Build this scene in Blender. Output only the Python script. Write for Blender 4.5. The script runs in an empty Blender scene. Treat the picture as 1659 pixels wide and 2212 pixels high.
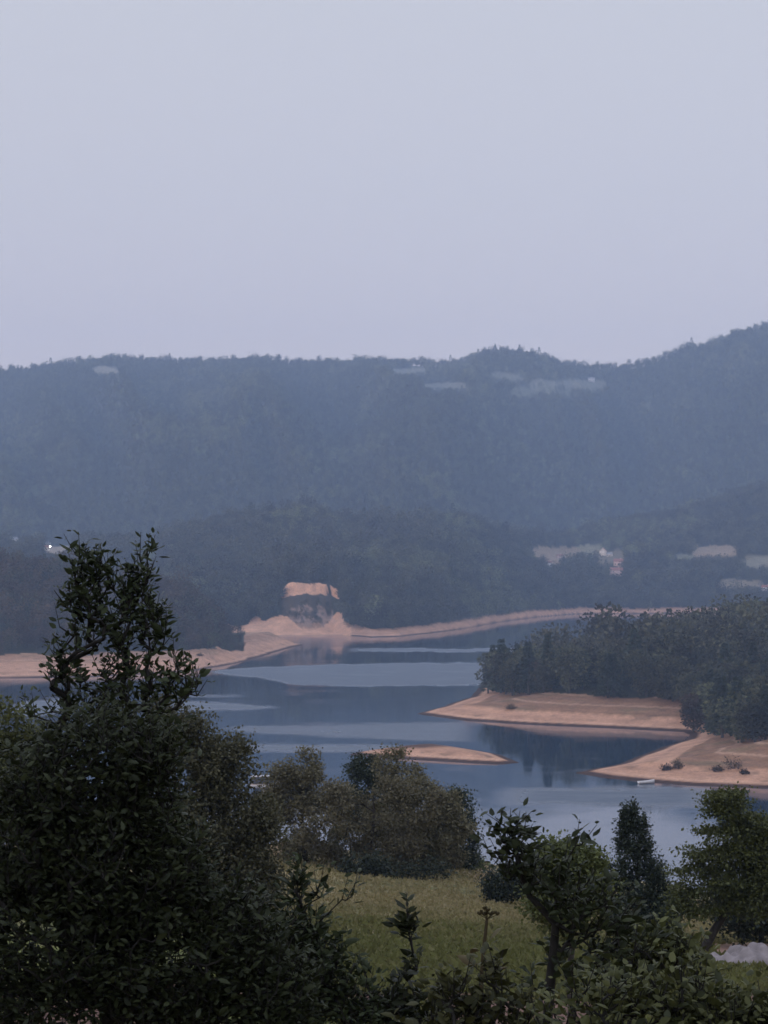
import bpy, math, random, numpy as np
from math import radians
random.seed(7); R = np.random.default_rng(11)
S = bpy.context.scene
COL = S.collection
CAMZ, FPX, UC, VC, HOR = 70.0, 4436.0, 829.5, 1106.0, 1188.0   # eye height above the lake; focal length in photo units; horizon row
PITCH = math.atan((HOR - VC) / FPX)

# ------------------------------------------------------------------ helpers
def at(u, v, Y):
    """world point at depth Y along the sight line through photo position (u, v)"""
    dx, dz = (u - UC) / FPX, -(v - VC) / FPX
    c, s = math.cos(PITCH), math.sin(PITCH)
    y = c - s * dz; z = s + c * dz
    return np.array([dx / y * Y, Y, CAMZ + z / y * Y])
def shore_pt(u, v):
    d = at(u, v, 1.0); t = CAMZ / (CAMZ - d[2])
    return (d[0] * t, t)
def lin(u, tab):
    t = np.array(tab, float); return np.interp(u, t[:, 0], t[:, 1])
def sstep(a, b, x):
    t = np.clip((x - a) / (b - a), 0, 1); return t * t * (3 - 2 * t)
def _h(ix, iy, seed):
    n = (ix.astype(np.int64) * 374761393 + iy.astype(np.int64) * 668265263 + seed * 974634777) & 0xffffffff
    n = ((n ^ (n >> 13)) * 1274126177) & 0xffffffff
    return ((n ^ (n >> 16)) & 0xffff) / 65535.0
def vnoise(x, y, seed=0):
    x = np.asarray(x, float); y = np.asarray(y, float)
    ix, iy = np.floor(x), np.floor(y); fx, fy = x - ix, y - iy
    fx = fx * fx * (3 - 2 * fx); fy = fy * fy * (3 - 2 * fy)
    a, b = _h(ix, iy, seed), _h(ix + 1, iy, seed); c, d = _h(ix, iy + 1, seed), _h(ix + 1, iy + 1, seed)
    return (a * (1 - fx) + b * fx) * (1 - fy) + (c * (1 - fx) + d * fx) * fy
def fbm(x, y, seed=0, o=4):
    s, a, t = 0, 1.0, 0
    for k in range(o):
        s = s + a * vnoise(x * 2 ** k, y * 2 ** k, seed + k * 17); t += a; a *= .5
    return s / t
def link(o):
    COL.objects.link(o); return o
def mesh_np(name, V, F, mats=(), smooth=False, attrs=None, faces3=None):
    """V (n,3); F (m,4) quads and/or faces3 (k,3) triangles -> mesh data"""
    me = bpy.data.meshes.new(name)
    V = np.asarray(V, np.float32); loops = []; starts = []; tot = 0
    if F is not None and len(F):
        F = np.asarray(F, np.int32); loops.append(F.ravel()); starts.append(np.arange(len(F), dtype=np.int32) * 4); tot = len(F) * 4
    if faces3 is not None and len(faces3):
        T = np.asarray(faces3, np.int32); loops.append(T.ravel()); starts.append(tot + np.arange(len(T), dtype=np.int32) * 3)
    L = np.concatenate(loops); St = np.concatenate(starts)
    me.vertices.add(len(V)); me.vertices.foreach_set('co', V.ravel())
    me.loops.add(len(L)); me.loops.foreach_set('vertex_index', L)
    me.polygons.add(len(St)); me.polygons.foreach_set('loop_start', St)
    me.update(calc_edges=True)
    if smooth: me.polygons.foreach_set('use_smooth', np.ones(len(St), bool))
    for m in mats: me.materials.append(m)
    for k, a in (attrs or {}).items():
        a = np.asarray(a, np.float32)
        if a.ndim == 1:
            at_ = me.attributes.new(k, 'FLOAT', 'POINT'); at_.data.foreach_set('value', a)
        else:
            at_ = me.attributes.new(k, 'FLOAT_COLOR', 'POINT')
            at_.data.foreach_set('color', np.c_[a, np.ones(len(a), np.float32)].astype(np.float32).ravel())
    return me
def obj(name, me, parent=None, label=None, cat=None, group=None, kind=None):
    o = link(bpy.data.objects.new(name, me))
    if parent: o.parent = parent
    for k, v in (('label', label), ('category', cat), ('group', group), ('kind', kind)):
        if v: o[k] = v
    return o
def thing(name, label, cat, loc, rz=0, group=None):
    o = link(bpy.data.objects.new(name, None)); o.location = loc; o.rotation_euler = (0, 0, rz); o.empty_display_size = .3
    o['label'] = label; o['category'] = cat
    if group: o['group'] = group
    return o
class MB:
    """collects simple shapes into one mesh"""
    def __init__(s): s.v = []; s.q = []; s.t = []
    def box(s, x0, x1, y0, y1, z0, z1):
        n = len(s.v); s.v += [(x, y, z) for z in (z0, z1) for y in (y0, y1) for x in (x0, x1)]
        s.q += [[n + i for i in f] for f in ((0, 2, 3, 1), (4, 5, 7, 6), (0, 1, 5, 4), (2, 6, 7, 3), (0, 4, 6, 2), (1, 3, 7, 5))]
        return s
    def tube(s, pts, rad, k=6):
        pts = np.array(pts, float); n0 = len(s.v)
        for i, p in enumerate(pts):
            d = pts[min(i + 1, len(pts) - 1)] - pts[max(i - 1, 0)]; d /= np.linalg.norm(d) + 1e-9
            a = np.cross(d, (0.31, 0.9, 0.2)); a /= np.linalg.norm(a) + 1e-9; b = np.cross(d, a)
            r = rad[i] if hasattr(rad, '__len__') else rad
            s.v += [tuple(p + r * (a * math.cos(t) + b * math.sin(t))) for t in np.arange(k) * 2 * math.pi / k]
        for i in range(len(pts) - 1):
            for j in range(k):
                a0 = n0 + i * k
                s.q.append([a0 + j, a0 + (j + 1) % k, a0 + k + (j + 1) % k, a0 + k + j])
        return s
    def face(s, pts):
        n = len(s.v); s.v += [tuple(p) for p in pts]
        (s.q if len(pts) == 4 else s.t).append(list(range(n, n + len(pts)))); return s
    def data(s, name, mat, smooth=False): return mesh_np(name, s.v, s.q, [mat], smooth, None, s.t)

# ------------------------------------------------------------------ materials
def mat(name):
    m = bpy.data.materials.new(name); m.use_nodes = True
    nt = m.node_tree; return m, nt, nt.nodes['Principled BSDF'], nt.nodes.new, nt.links.new
def simple(name, c, rough=.7, var=.15, scale=3.0, spec=.3, metal=0):
    m, nt, b, N, L = mat(name)
    t = N('ShaderNodeTexNoise'); t.inputs['Scale'].default_value = scale; t.inputs['Detail'].default_value = 5
    co = N('ShaderNodeTexCoord'); L(co.outputs['Object'], t.inputs['Vector'])
    mp = N('ShaderNodeMapRange'); mp.inputs['To Min'].default_value = 1 - var; mp.inputs['To Max'].default_value = 1 + var
    mp.inputs['From Min'].default_value = .3; mp.inputs['From Max'].default_value = .7
    L(t.outputs['Fac'], mp.inputs['Value'])
    mx = N('ShaderNodeVectorMath'); mx.operation = 'SCALE'; mx.inputs[0].default_value = c; L(mp.outputs[0], mx.inputs['Scale'])
    L(mx.outputs[0], b.inputs['Base Color']); b.inputs['Roughness'].default_value = rough
    b.inputs['Specular IOR Level'].default_value = spec; b.inputs['Metallic'].default_value = metal
    return m
def leaf_mat(name, c0, c1, rough=.5, spec=.35, trans=.25, objvar=.25):
    """foliage: leaf tint from the per-leaf attribute 'tint', small hue shift per plant"""
    m, nt, b, N, L = mat(name)
    a = N('ShaderNodeAttribute'); a.attribute_name = 'tint'
    mx = N('ShaderNodeMix'); mx.data_type = 'RGBA'; L(a.outputs['Fac'], mx.inputs['Factor'])
    mx.inputs['A'].default_value = (*c0, 1); mx.inputs['B'].default_value = (*c1, 1)
    oi = N('ShaderNodeObjectInfo'); mp = N('ShaderNodeMapRange'); L(oi.outputs['Random'], mp.inputs['Value'])
    mp.inputs['To Min'].default_value = 1 - objvar; mp.inputs['To Max'].default_value = 1 + objvar
    hs = N('ShaderNodeHueSaturation'); L(mx.outputs['Result'], hs.inputs['Color']); L(mp.outputs[0], hs.inputs['Value'])
    h2 = N('ShaderNodeMapRange'); L(oi.outputs['Random'], h2.inputs['Value']); h2.inputs['To Min'].default_value = .5 - .05 * objvar; h2.inputs['To Max'].default_value = .5 + .04 * objvar
    L(h2.outputs[0], hs.inputs['Hue'])
    L(hs.outputs[0], b.inputs['Base Color']); b.inputs['Roughness'].default_value = rough; b.inputs['Specular IOR Level'].default_value = spec
    if trans:
        tr = N('ShaderNodeBsdfTranslucent'); L(hs.outputs[0], tr.inputs['Color'])
        ms = N('ShaderNodeMixShader'); ms.inputs[0].default_value = trans
        L(b.outputs[0], ms.inputs[1]); L(tr.outputs[0], ms.inputs[2]); L(ms.outputs[0], nt.nodes['Material Output'].inputs['Surface'])
    return m
M = dict(
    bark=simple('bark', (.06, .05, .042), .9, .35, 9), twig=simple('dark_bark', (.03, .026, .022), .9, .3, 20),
    white=simple('white_render', (.75, .72, .7), .8, .08), cream=simple('cream_render', (.8, .7, .6), .8, .1),
    pink=simple('pale_pink_render', (.78, .56, .5), .8, .1), roof=simple('red_tile', (.3, .13, .1), .8, .25, 5),
    greyroof=simple('grey_roof', (.3, .3, .32), .7, .15), glass=simple('window_glass', (.05, .06, .07), .15, .1, 1, .5),
    wood=simple('door_wood', (.12, .07, .04), .7, .2, 6), boat=simple('boat_white', (.6, .58, .57), .35, .05, 2, .5),
    boatin=simple('boat_inside', (.5, .42, .35), .7, .15, 4), dark=simple('dark_metal', (.06, .06, .065), .5, .2, 4),
    deck=simple('deck_plank', (.4, .32, .27), .8, .2, 6),
)
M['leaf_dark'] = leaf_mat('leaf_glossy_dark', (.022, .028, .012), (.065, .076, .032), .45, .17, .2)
M['leaf_bush'] = leaf_mat('leaf_broad_green', (.03, .034, .01), (.13, .13, .045), .5, .2, .2)
M['leaf_round'] = leaf_mat('leaf_olive_brown', (.06, .058, .028), (.125, .11, .058), .6, .25, .2)
M['leaf_clump'] = leaf_mat('leaf_grey_olive', (.135, .125, .066), (.27, .24, .13), .65, .25, .2, .3)
M['leaf_green'] = leaf_mat('leaf_mid_green', (.07, .08, .022), (.15, .16, .05), .55, .3, .25)
M['needle'] = leaf_mat('needle_dark_green', (.03, .042, .026), (.06, .072, .042), .6, .25, .15)
M['leaf_far'] = leaf_mat('leaf_far_wood', (.04, .046, .024), (.12, .122, .066), .7, .2, .2, .6)
M['leaf_pale'] = leaf_mat('leaf_pale_wood', (.08, .09, .04), (.2, .2, .1), .7, .2, .2, .5)
M['leaf_spur'] = leaf_mat('leaf_near_hill_wood', (.036, .038, .026), (.115, .11, .066), .7, .2, .2, .6)
M['leaf_pen'] = leaf_mat('leaf_shore_wood', (.04, .044, .023), (.13, .13, .07), .7, .2, .2, .55)
M['leaf_brown'] = leaf_mat('leaf_brownish_wood', (.062, .044, .028), (.12, .09, .062), .7, .2, .2, .35)
M['leaf_dry'] = leaf_mat('dry_seed_head', (.1, .08, .04), (.16, .13, .07), .8, .2, .1)

# ------------------------------------------------------------------ terrain
RIDGE = [(-900, 905), (-400, 850), (-200, 828), (0, 797), (70, 790), (110, 785), (180, 777), (240, 771), (330, 771), (420, 773), (520, 773), (580, 771), (640, 779), (700, 779), (790, 776), (860, 775), (940, 779), (1000, 776), (1020, 767), (1050, 755), (1090, 752), (1150, 757), (1190, 768), (1220, 782), (1290, 783), (1340, 787), (1390, 778), (1430, 766), (1500, 745), (1560, 725), (1620, 707), (1659, 695), (1800, 665), (2000, 670), (2400, 690), (3000, 720)]
SPUR = [(-600, 1150), (0, 1180), (330, 1185), (420, 1150), (540, 1130), (650, 1112), (800, 1118), (950, 1110), (1100, 1150), (1200, 1165), (1400, 1120), (1540, 1085), (1659, 1045), (2200, 980)]
FSH = [(-1200, 1700), (0, 1640), (300, 1650), (500, 1690), (530, 1687), (722, 1697), (802, 1643), (862, 1661), (922, 1716), (1002, 1837), (1106, 2043), (1160, 2150), (1220, 2230), (1300, 2260), (1410, 2267), (1500, 2267), (1659, 2290), (2200, 2400)]
POLY = {
    'left': [(-1300, 1470), (-400, 1470), (0, 1465), (200, 1462), (380, 1452), (450, 1445), (520, 1431), (560, 1420), (600, 1406), (653, 1393), (630, 1389), (580, 1386), (500, 1383), (300, 1381), (0, 1378), (-600, 1376), (-1300, 1376)],
    'right': [(900, 1542), (1000, 1556), (1100, 1562), (1200, 1567), (1300, 1572), (1400, 1577), (1470, 1580), (1492, 1587), (1485, 1598), (1440, 1611), (1380, 1632), (1320, 1653), (1240, 1670), (1300, 1680), (1400, 1690), (1500, 1697), (1659, 1703), (1900, 1712), (2500, 1730), (2900, 1600), (2900, 1420), (2300, 1385), (1900, 1384), (1500, 1395), (1300, 1408), (1150, 1430), (1080, 1452), (1045, 1478), (1010, 1508), (960, 1526)],
    'island': [(752, 1630), (820, 1637), (900, 1641), (1000, 1647), (1080, 1651), (1122, 1648), (1080, 1630), (1000, 1616), (920, 1612), (850, 1616), (775, 1624)],
}
POLY = {k: np.array([shore_pt(*p) for p in v]) for k, v in POLY.items()}
def sdf(X, Y, P):
    """distance to the shoreline, positive inland"""
    d = np.full(X.shape, 1e18); inside = np.zeros(X.shape, bool)
    for i in range(len(P)):
        (x0, y0), (x1, y1) = P[i], P[(i + 1) % len(P)]
        ex, ey = x1 - x0, y1 - y0
        t = np.clip(((X - x0) * ex + (Y - y0) * ey) / (ex * ex + ey * ey), 0, 1)
        d = np.minimum(d, (X - x0 - t * ex) ** 2 + (Y - y0 - t * ey) ** 2)
        c = ((y0 <= Y) != (y1 <= Y))
        with np.errstate(divide='ignore', invalid='ignore'):
            xi = x0 + (Y - y0) / (ey if ey else 1e-9) * ex
        inside ^= c & (X < xi)
    return np.where(inside, 1, -1) * np.sqrt(d)
def polar(X, Y):
    az = np.arctan2(X, Y); r = np.hypot(X, Y); a = np.clip(az, -radians(25), radians(25))
    return az, r, r * np.cos(a), UC + FPX * np.tan(a)
BARE = {}
def terrain(X, Y):
    """height and land-cover colour of the ground at world X, Y"""
    X = np.asarray(X, float); Y = np.asarray(Y, float)
    az, r, D, u = polar(X, Y)
    wob = (fbm(X / 26, Y / 26, 5, 3) - .5)
    n1 = fbm(X / 9, Y / 9, 3, 4); n2 = fbm(X / 45, Y / 45, 9, 4)
    z = np.full(X.shape, -5.0); who = np.zeros(X.shape, int); s_in = np.full(X.shape, -50.0)
    def put(zz, k, s):
        nonlocal z, who, s_in
        m = zz > z; z = np.where(m, zz, z); who = np.where(m, k, who); s_in = np.where(m, s, s_in)
    # --- island
    s = sdf(X, Y, POLY['island']); put(np.where(s > -15, np.minimum(.17 * s, 2.2 + .03 * s + 1.2 * wob), -5), 1, s)
    # --- right-hand peninsula and spit
    s = sdf(X, Y, POLY['right']) + 3 * wob * (r > 0)
    zz = np.interp(s, [-40, 0, 18, 19.5, 50, 90, 150, 260], [-6.5, 0, 3.0, 3.9, 8.4, 19.5, 25, 27]) + np.clip(s / 40, 0, 1) * (n2 - .5) * 5
    put(zz, 2, s)
    # --- left-hand hill
    s = sdf(X, Y, POLY['left']) + 6 * wob
    yt = lin(u, [(-1200, 1090), (-300, 1130), (0, 1180), (60, 1192), (150, 1206), (300, 1230), (400, 1262), (470, 1310), (525, 1370), (560, 1400)])
    Df = lin(u, [(-1300, 1101), (0, 1121), (200, 1133), (380, 1176), (450, 1208), (520, 1283), (560, 1338), (600, 1420), (653, 1515)]); tt = (D - Df) / (1615 - Df)
    zc = np.maximum(70 - (yt - 1188) * (Df + .6 * (1615 - Df)) / FPX - 12, 2)
    zz = np.where(s > 0, np.minimum(np.interp(tt, [0, .08, .2, .6, .8, 1], [0, .05, .17, 1, .85, .1]) * np.maximum(zc, 9) * np.where(tt < .2, 10 / (.17 * np.maximum(zc, 9)) * sstep(0, .2, tt) ** .2 * .95, 1), .16 * s + .012 * s * s), s * .12) + np.clip(s / 60, 0, 1) * (n2 - .5) * 5
    zz = np.where((s > 0) & (tt < .2), np.minimum(np.interp(tt, [0, .2], [0, 9]) + np.clip(s / 60, 0, 1) * (n2 - .5) * 3, .16 * s + .012 * s * s), np.where((s > 0), np.maximum(zz, np.minimum(9, .16 * s)), zz))
    put(zz, 3, s)
    # --- far shore and hills
    D0 = lin(u, FSH) + 26 * (fbm(u / 60, u * 0 + 3, 21, 3) - .5); s = D - D0
    zr = 70 + (1188 - lin(u, RIDGE)) * 4500 / FPX - 11
    zs = 70 + (1188 - lin(u, SPUR)) * (D0 + 700) / FPX - 9
    t1 = np.clip((s - 45) / 655, 0, 1); t2 = np.clip((D - D0 - 1150) / (4500 - D0 - 1150), 0, 1); dip = 20 * np.sin(np.pi * np.clip((D - D0 - 700) / 900, 0, 1))
    hill = 9 + (zs - 9) * t1 ** .85 + (zr - zs) * t2 ** .9 - dip
    rid = 1 - np.abs(2 * fbm(u / 210 + D / 2600, D / 2600, 31, 3) - 1)
    hill = hill + (rid - .72) * 190 * np.sin(np.pi * np.clip(t2, 0, 1)) + (fbm(X / 170, Y / 170, 41, 4) - .5) * 40 * np.sin(np.pi * np.clip(.55 * t1 + .45 * t2, 0, 1)) + (n2 - .5) * 7 * np.clip(s / 90, 0, 1) * np.clip((4500 - D) / 400, .25, 1)
    hill = np.where(D > 4500, zr - (D - 4500) * .12, hill)
    # eroded cliff above the far beach
    cl = np.exp(-((u - 665) / 95) ** 4); wv = 20 * (fbm(u / 26, u * 0 + 2, 76, 3) - .5); fh = np.clip(5.5 + 5 * fbm(u / 24, u * 0 + 7, 75, 3) - 3 * sstep(630, 602, u), 3, 9); face = 13 * sstep(28, 58, s - wv) + fh * sstep(60, 67, s - wv)
    hill = hill + cl * (face + 6 * sstep(8, 25, s)) * (1 - sstep(120, 420, s)) + cl * (n1 - .5) * 3 * sstep(10, 40, s) * (1 - sstep(90, 140, s))
    zz = np.where(s < 45, np.interp(s, [-60, 0, 45], [-6, 0, 9]) * (1 + 0 * s) + cl * (face + 6 * sstep(8, 25, s)) + cl * (n1 - .5) * 3 * sstep(10, 40, s), hill)
    put(np.where(D > 900, zz, -5), 4, s)
    # --- near slope below the viewer
    ym = lin(u, [(-400, 1880), (600, 1890), (680, 1886), (900, 1908), (1060, 1930), (1180, 1950), (1400, 1985), (1659, 2005), (2200, 2040)])
    yb = lin(u, [(-400, 1830), (560, 1832), (610, 1826), (660, 1842), (1000, 1846), (1060, 1872), (1180, 1890), (1440, 1905), (1659, 1965), (2200, 2000)])
    dm, db = 105 * (ym - 1188) / FPX, 135 * (yb - 1188) / FPX
    def seg(a, b, va, vb): return va + (vb - va) * np.clip((D - a) / (b - a), 0, 1)
    dep = np.where(D < 12, seg(0, 12, 4.5, 6.0), np.where(D < 40, seg(12, 40, 6.0, 9.8), np.where(D < 65, seg(40, 65, 9.8, 12.75), np.where(D < 105, seg(65, 105, 12.75, 0) * 0 + 12.75 + (dm - 12.75) * np.clip((D - 65) / 40, 0, 1), np.where(D < 135, dm + (db - dm) * np.clip((D - 105) / 30, 0, 1), np.where(D < 175, db + (D - 135) * .28, db + 11.2 + (D - 175) * np.maximum((72 - db - 11.2) / 245, .05)))))))
    dep = dep - (n1 - .5) * .35 * sstep(10, 30, D) - (n2 - .5) * .8 * sstep(30, 60, D)
    back = sstep(radians(70), radians(125), np.abs(az))  # unseen hill behind the viewer, put in to shade the foreground
    zn = CAMZ - dep * (1 - back) - 4.5 * back + back * np.clip((r - 6) * .26, 0, 75) * (1 + .3 * (n2 - .5))
    zn = np.where((D > 700) & (back < .5), -5, zn)
    put(zn, 5, D)
    # --- land cover
    v = HOR - (z - CAMZ) * FPX / np.maximum(D, 1)             # height of the point as an angle from the eye level
    C = np.zeros(X.shape + (3,)); tree = np.zeros(X.shape)
    def cov(mask, col, k=.0):
        mask = np.clip(mask, 0, 1)[..., None]
        C[...] = C * (1 - mask) + np.array(col) * mask
    one = np.ones(X.shape)
    soil = (.045, .045, .028); sand = (.53, .30, .19); sand2 = (.25, .14, .083); wet_shade = (.07, .04, .03); scrub = (.2, .15, .085)
    cov(one, soil)
    shore = (who >= 1) & (who <= 4); zt = z + np.select([who == 2, who == 4], [.5, .3], 1.2) * (n1 - .5)
    top = np.select([who == 1, who == 2, who == 3, who == 4], [9, 9.6, 9, 9.5], 0) + 3 * (n2 - .5)
    ttL = (D - Df) / (1615 - Df)
    edge = np.where(who == 2, 50 + 8 * (n1 - .5), np.where(who == 4, 30 + 16 * (fbm(u / 30, D / 60, 77, 3) - .5), np.where((ttL > .19 + .08 * (n1 - .5)) & (u < 528), 8, 900)))
    bare = shore & (s_in < edge + np.where((who == 2) & (u > 1495) & (v > 1570), 60, 0)); cov(bare * 1., sand)
    up = sstep(0, 1, (zt - np.where(who == 2, 3.3, np.where(who == 1, 3.2, 5))) / .8) * bare
    cov(up * np.where(who == 2, .95, .55), sand2)
    cov(up * sstep(.5, .72, fbm(X / 14, Y / 7, 51, 4)) * np.where(who == 2, .6, np.where(who == 4, .15, .4)), scrub)
    cov(sstep(.62, .74, fbm(X / 7, Y / 4, 63, 4)) * bare * (z > 1.2) * np.where(who == 4, .15, .6), (.17, .11, .07))
    cov((who == 1) * sstep(1.5, 2.3, zt) * sstep(700, 706, Y + 6 * (n1 - .5)) * .95, (.11, .06, .04))
    ring = vnoise(z * 1.9 + np.where(who == 4, .0, .35) * n1, z * 0 + .5, 15)
    cov(bare * sstep(.58, .8, ring) * sstep(.5, .9, z) * .5, (.36, .2, .13)); cov(bare * sstep(.35, .2, ring) * (z > .8) * .4, (.7, .45, .31))
    cov((who == 2) * (u > 1392) * (u < 1545) * sstep(13, 7, np.abs(v - lin(u, [(1390, 1663), (1440, 1641), (1528, 1576), (1560, 1550)])) + 3 * (n1 - .5)) * sstep(1390, 1420, u), sand)
    cov(shore * sstep(.75, .45, z), wet_shade)  # wet waterline sand, with an undercut's shade added to its dark colour
    tree = np.where(shore & (~bare | ((who == 4) & (s_in > edge - 8))), 1., 0.)
    # bare cliff faces and gullies
    cz = z
    sw = s - wv; rag = fbm(u / 20, u * 0 + 4, 72, 3) - .5
    cliff = (who == 4) & (sw > 58 + 7 * rag) & (sw < 67.5 + 4 * (fbm(u / 12, u * 0, 71, 2) - .5)) & ((np.abs(u - 658) < 51 + 10 * (fbm(sw / 3, sw * 0, 74, 2) - .5)) | (np.abs(u - 722 - (64 - sw) * .8) < 7))
    gul = (who == 4) & (s < 110) & (cz < 6.5 + 11 * np.exp(-np.where(u > 735, (u - 735) / 9, (u - 735) / 22) ** 2) + 7 * np.exp(-((u - 552) / 13) ** 2) + 8 * np.exp(-((u - 605) / 34) ** 2) + 6 * (fbm(u / 22, cz / 8, 73, 3) - .5) - 3.5 * np.exp(-((u - 668) / 26) ** 2)) & (np.abs(u - 625) < 135)
    fade = (who == 4) & (s < 110) & (cz < 24) & (np.abs(u - 670) < 50)
    cov(((who == 4) & (s < 130) & (np.abs(u - 662) < 54) & (cz > 9) & (sw < 60)) * .85, (.075, .058, .042)); cov(fade * sstep(.42, .6, fbm(u / 10, cz / 4, 78, 3)), (.3, .2, .15)); cov((cliff | gul) * 1., (.66, .37, .23))
    tree = np.where(cliff | gul, 0, tree); tree = np.where(fade & (n1 > .5), 0, tree)
    tree = np.where((who == 4) & (s < 140) & (np.abs(u - 668) < 60) & (sw > 50) & (sw < 69), 0, tree)
    # fields and clearings on the far hills
    def field(u0, u1, v0, v1, col, rag=6, k=1.):
        nonlocal tree
        e = rag * (fbm(u / 22, v / 7, int(u0) % 97, 3) - .5) * 2
        m = (who == 4) & (s > 60) & (u > u0 + 2 * e) & (u < u1 + 2 * e) & (v > v0 + e) & (v < v1 + e)
        cov(m * k, col); tree = np.where((who == 4) & (s > 60) & (u > u0 + 2 * e) & (u < u1 + 2 * e) & (v > v0 + e) & (v < v1 + e + 16 * k), 0, tree)
    straw = (.27, .2, .135)
    field(1150, 1258, 1180, 1204, straw, 5); field(1250, 1300, 1176, 1204, (.22, .2, .13), 6); field(1176, 1215, 1196, 1222, (.3, .22, .16), 5)
    field(1288, 1350, 1190, 1222, (.16, .13, .085), 9)
    field(1495, 1594, 1178, 1204, (.28, .21, .145), 5); field(1606, 1720, 1200, 1228, (.2, .18, .125), 6); field(1545, 1650, 1252, 1272, (.22, .18, .125), 8); field(1460, 1500, 1198, 1206, (.18, .18, .13), 4)
    field(198, 255, 792, 803, (.2, .195, .16), 4); field(845, 920, 795, 806, (.19, .19, .15), 5); field(905, 1015, 828, 841, (.17, .17, .135), 10); field(1060, 1130, 808, 818, (.15, .15, .115), 9); field(1130, 1290, 818, 835, (.155, .155, .12), 16); field(1180, 1310, 822, 834, (.18, .18, .14), 8); field(1090, 1240, 838, 850, (.13, .135, .1), 12)
    field(90, 160, 1180, 1196, (.34, .28, .22), 4); field(20, 50, 1162, 1178, (.25, .25, .2), 3); field(300, 345, 1185, 1225, (.12, .14, .08), 6, .8)
    # near meadow
    near = who == 5
    gr = fbm(X / 6, Y / 6, 81, 4); gs = fbm(X / 5, Y / 1.6, 87, 4)
    cov(near * 1., (.15, .16, .045)); cov(near * sstep(70, 88, D + 22 * (gr - .5)), (.30, .24, .12)); cov(near * sstep(.5, .68, gs) * .6 * sstep(60, 75, D), (.34, .26, .15))
    cov(near * sstep(.48, .3, gs) * .7, (.075, .085, .03)); cov(near * sstep(.56, .7, fbm(X / 2.4, Y / 3.5, 97, 4)) * .6, (.07, .085, .028))
    cov(near * sstep(108, 114, D) * (sstep(650, 620, u) + sstep(1010, 1035, u) * sstep(1080, 1060, u)) * .9, (.24, .165, .09))
    cov(near * sstep(57, 52, D + 8 * (gr - .5)) * sstep(.38, .52, fbm(X / 3.2, Y / 3.2, 93, 3)), (.17, .10, .075))
    cov(near * sstep(1500, 1540, u) * sstep(60, 63, D) * sstep(80, 74, D), (.24, .145, .105))
    cov(near * (D > 140), (.06, .065, .03)); cov(near * (back > .1), (.03, .035, .018))
    return z, np.clip(C, 0, 1), tree, who, s_in, v

def build_ground():
    a_f = np.arange(-13.2, 13.2, .042); a_c = np.r_[np.arange(13.2, 30, .7), np.arange(30, 330, 4), np.arange(330, 346.8, .7)]
    az = np.radians(np.r_[a_f, a_c]); na = len(az)
    r = [4.0]
    while r[-1] < 4950:
        q = r[-1]; f = .012 if q < 45 else .0055 if q < 150 else .02 if q < 440 else .0026 if q < 960 else .0009 if 1640 < q < 1800 else .0035 if q < 2450 else .0065 if q < 4700 else .05
        r.append(q * (1 + f))
    r = np.array(r); A, Rr = np.meshgrid(az, r); Rr = 4 * (Rr / 4) ** (1 - .17 * sstep(radians(28), radians(42), np.minimum(A, 2 * math.pi - A))); X, Y = Rr * np.sin(A), Rr * np.cos(A)
    z, C, *_ = terrain(X, Y)
    nr = len(r); idx = np.arange(nr * na).reshape(nr, na); nx = np.roll(idx, -1, 1)
    F = np.stack([idx[:-1], nx[:-1], nx[1:], idx[1:]], -1).reshape(-1, 4)
    V = np.c_[X.ravel(), Y.ravel(), z.ravel()]; V = np.r_[V, [[0, 0, CAMZ - 4.6]]]; Cc = np.r_[C.reshape(-1, 3), [[.05, .06, .03]]]
    T = np.stack([nx[0], idx[0], np.full(na, len(V) - 1)], -1)
    m, nt, b, N, L = mat('ground_cover')
    at_ = N('ShaderNodeAttribute'); at_.attribute_name = 'cover'
    co = N('ShaderNodeTexCoord')
    vals = []
    for sc, det in ((.9, 6), (.11, 5)):
        t = N('ShaderNodeTexNoise'); t.inputs['Scale'].default_value = sc; t.inputs['Detail'].default_value = det; t.inputs['Roughness'].default_value = .65
        L(co.outputs['Object'], t.inputs['Vector']); mp = N('ShaderNodeMapRange'); mp.inputs['From Min'].default_value = .3; mp.inputs['From Max'].default_value = .7
        mp.inputs['To Min'].default_value = .8; mp.inputs['To Max'].default_value = 1.2; L(t.outputs['Fac'], mp.inputs['Value']); vals.append((mp, t))
    mu = N('ShaderNodeMath'); mu.operation = 'MULTIPLY'; L(vals[0][0].outputs[0], mu.inputs[0]); L(vals[1][0].outputs[0], mu.inputs[1])
    vm = N('ShaderNodeVectorMath'); vm.operation = 'SCALE'; L(at_.outputs['Color'], vm.inputs[0]); L(mu.outputs[0], vm.inputs['Scale'])
    L(vm.outputs[0], b.inputs['Base Color']); b.inputs['Roughness'].default_value = .95; b.inputs['Specular IOR Level'].default_value = .1
    bp = N('ShaderNodeBump'); bp.inputs['Strength'].default_value = .5; bp.inputs['Distance'].default_value = .25; L(vals[0][1].outputs['Fac'], bp.inputs['Height']); L(bp.outputs[0], b.inputs['Normal'])
    me = mesh_np('terrain', V, F[:, ::-1], [m], True, {'cover': Cc}, T[:, ::-1])
    obj('terrain', me, kind='structure')
build_ground()

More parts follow.
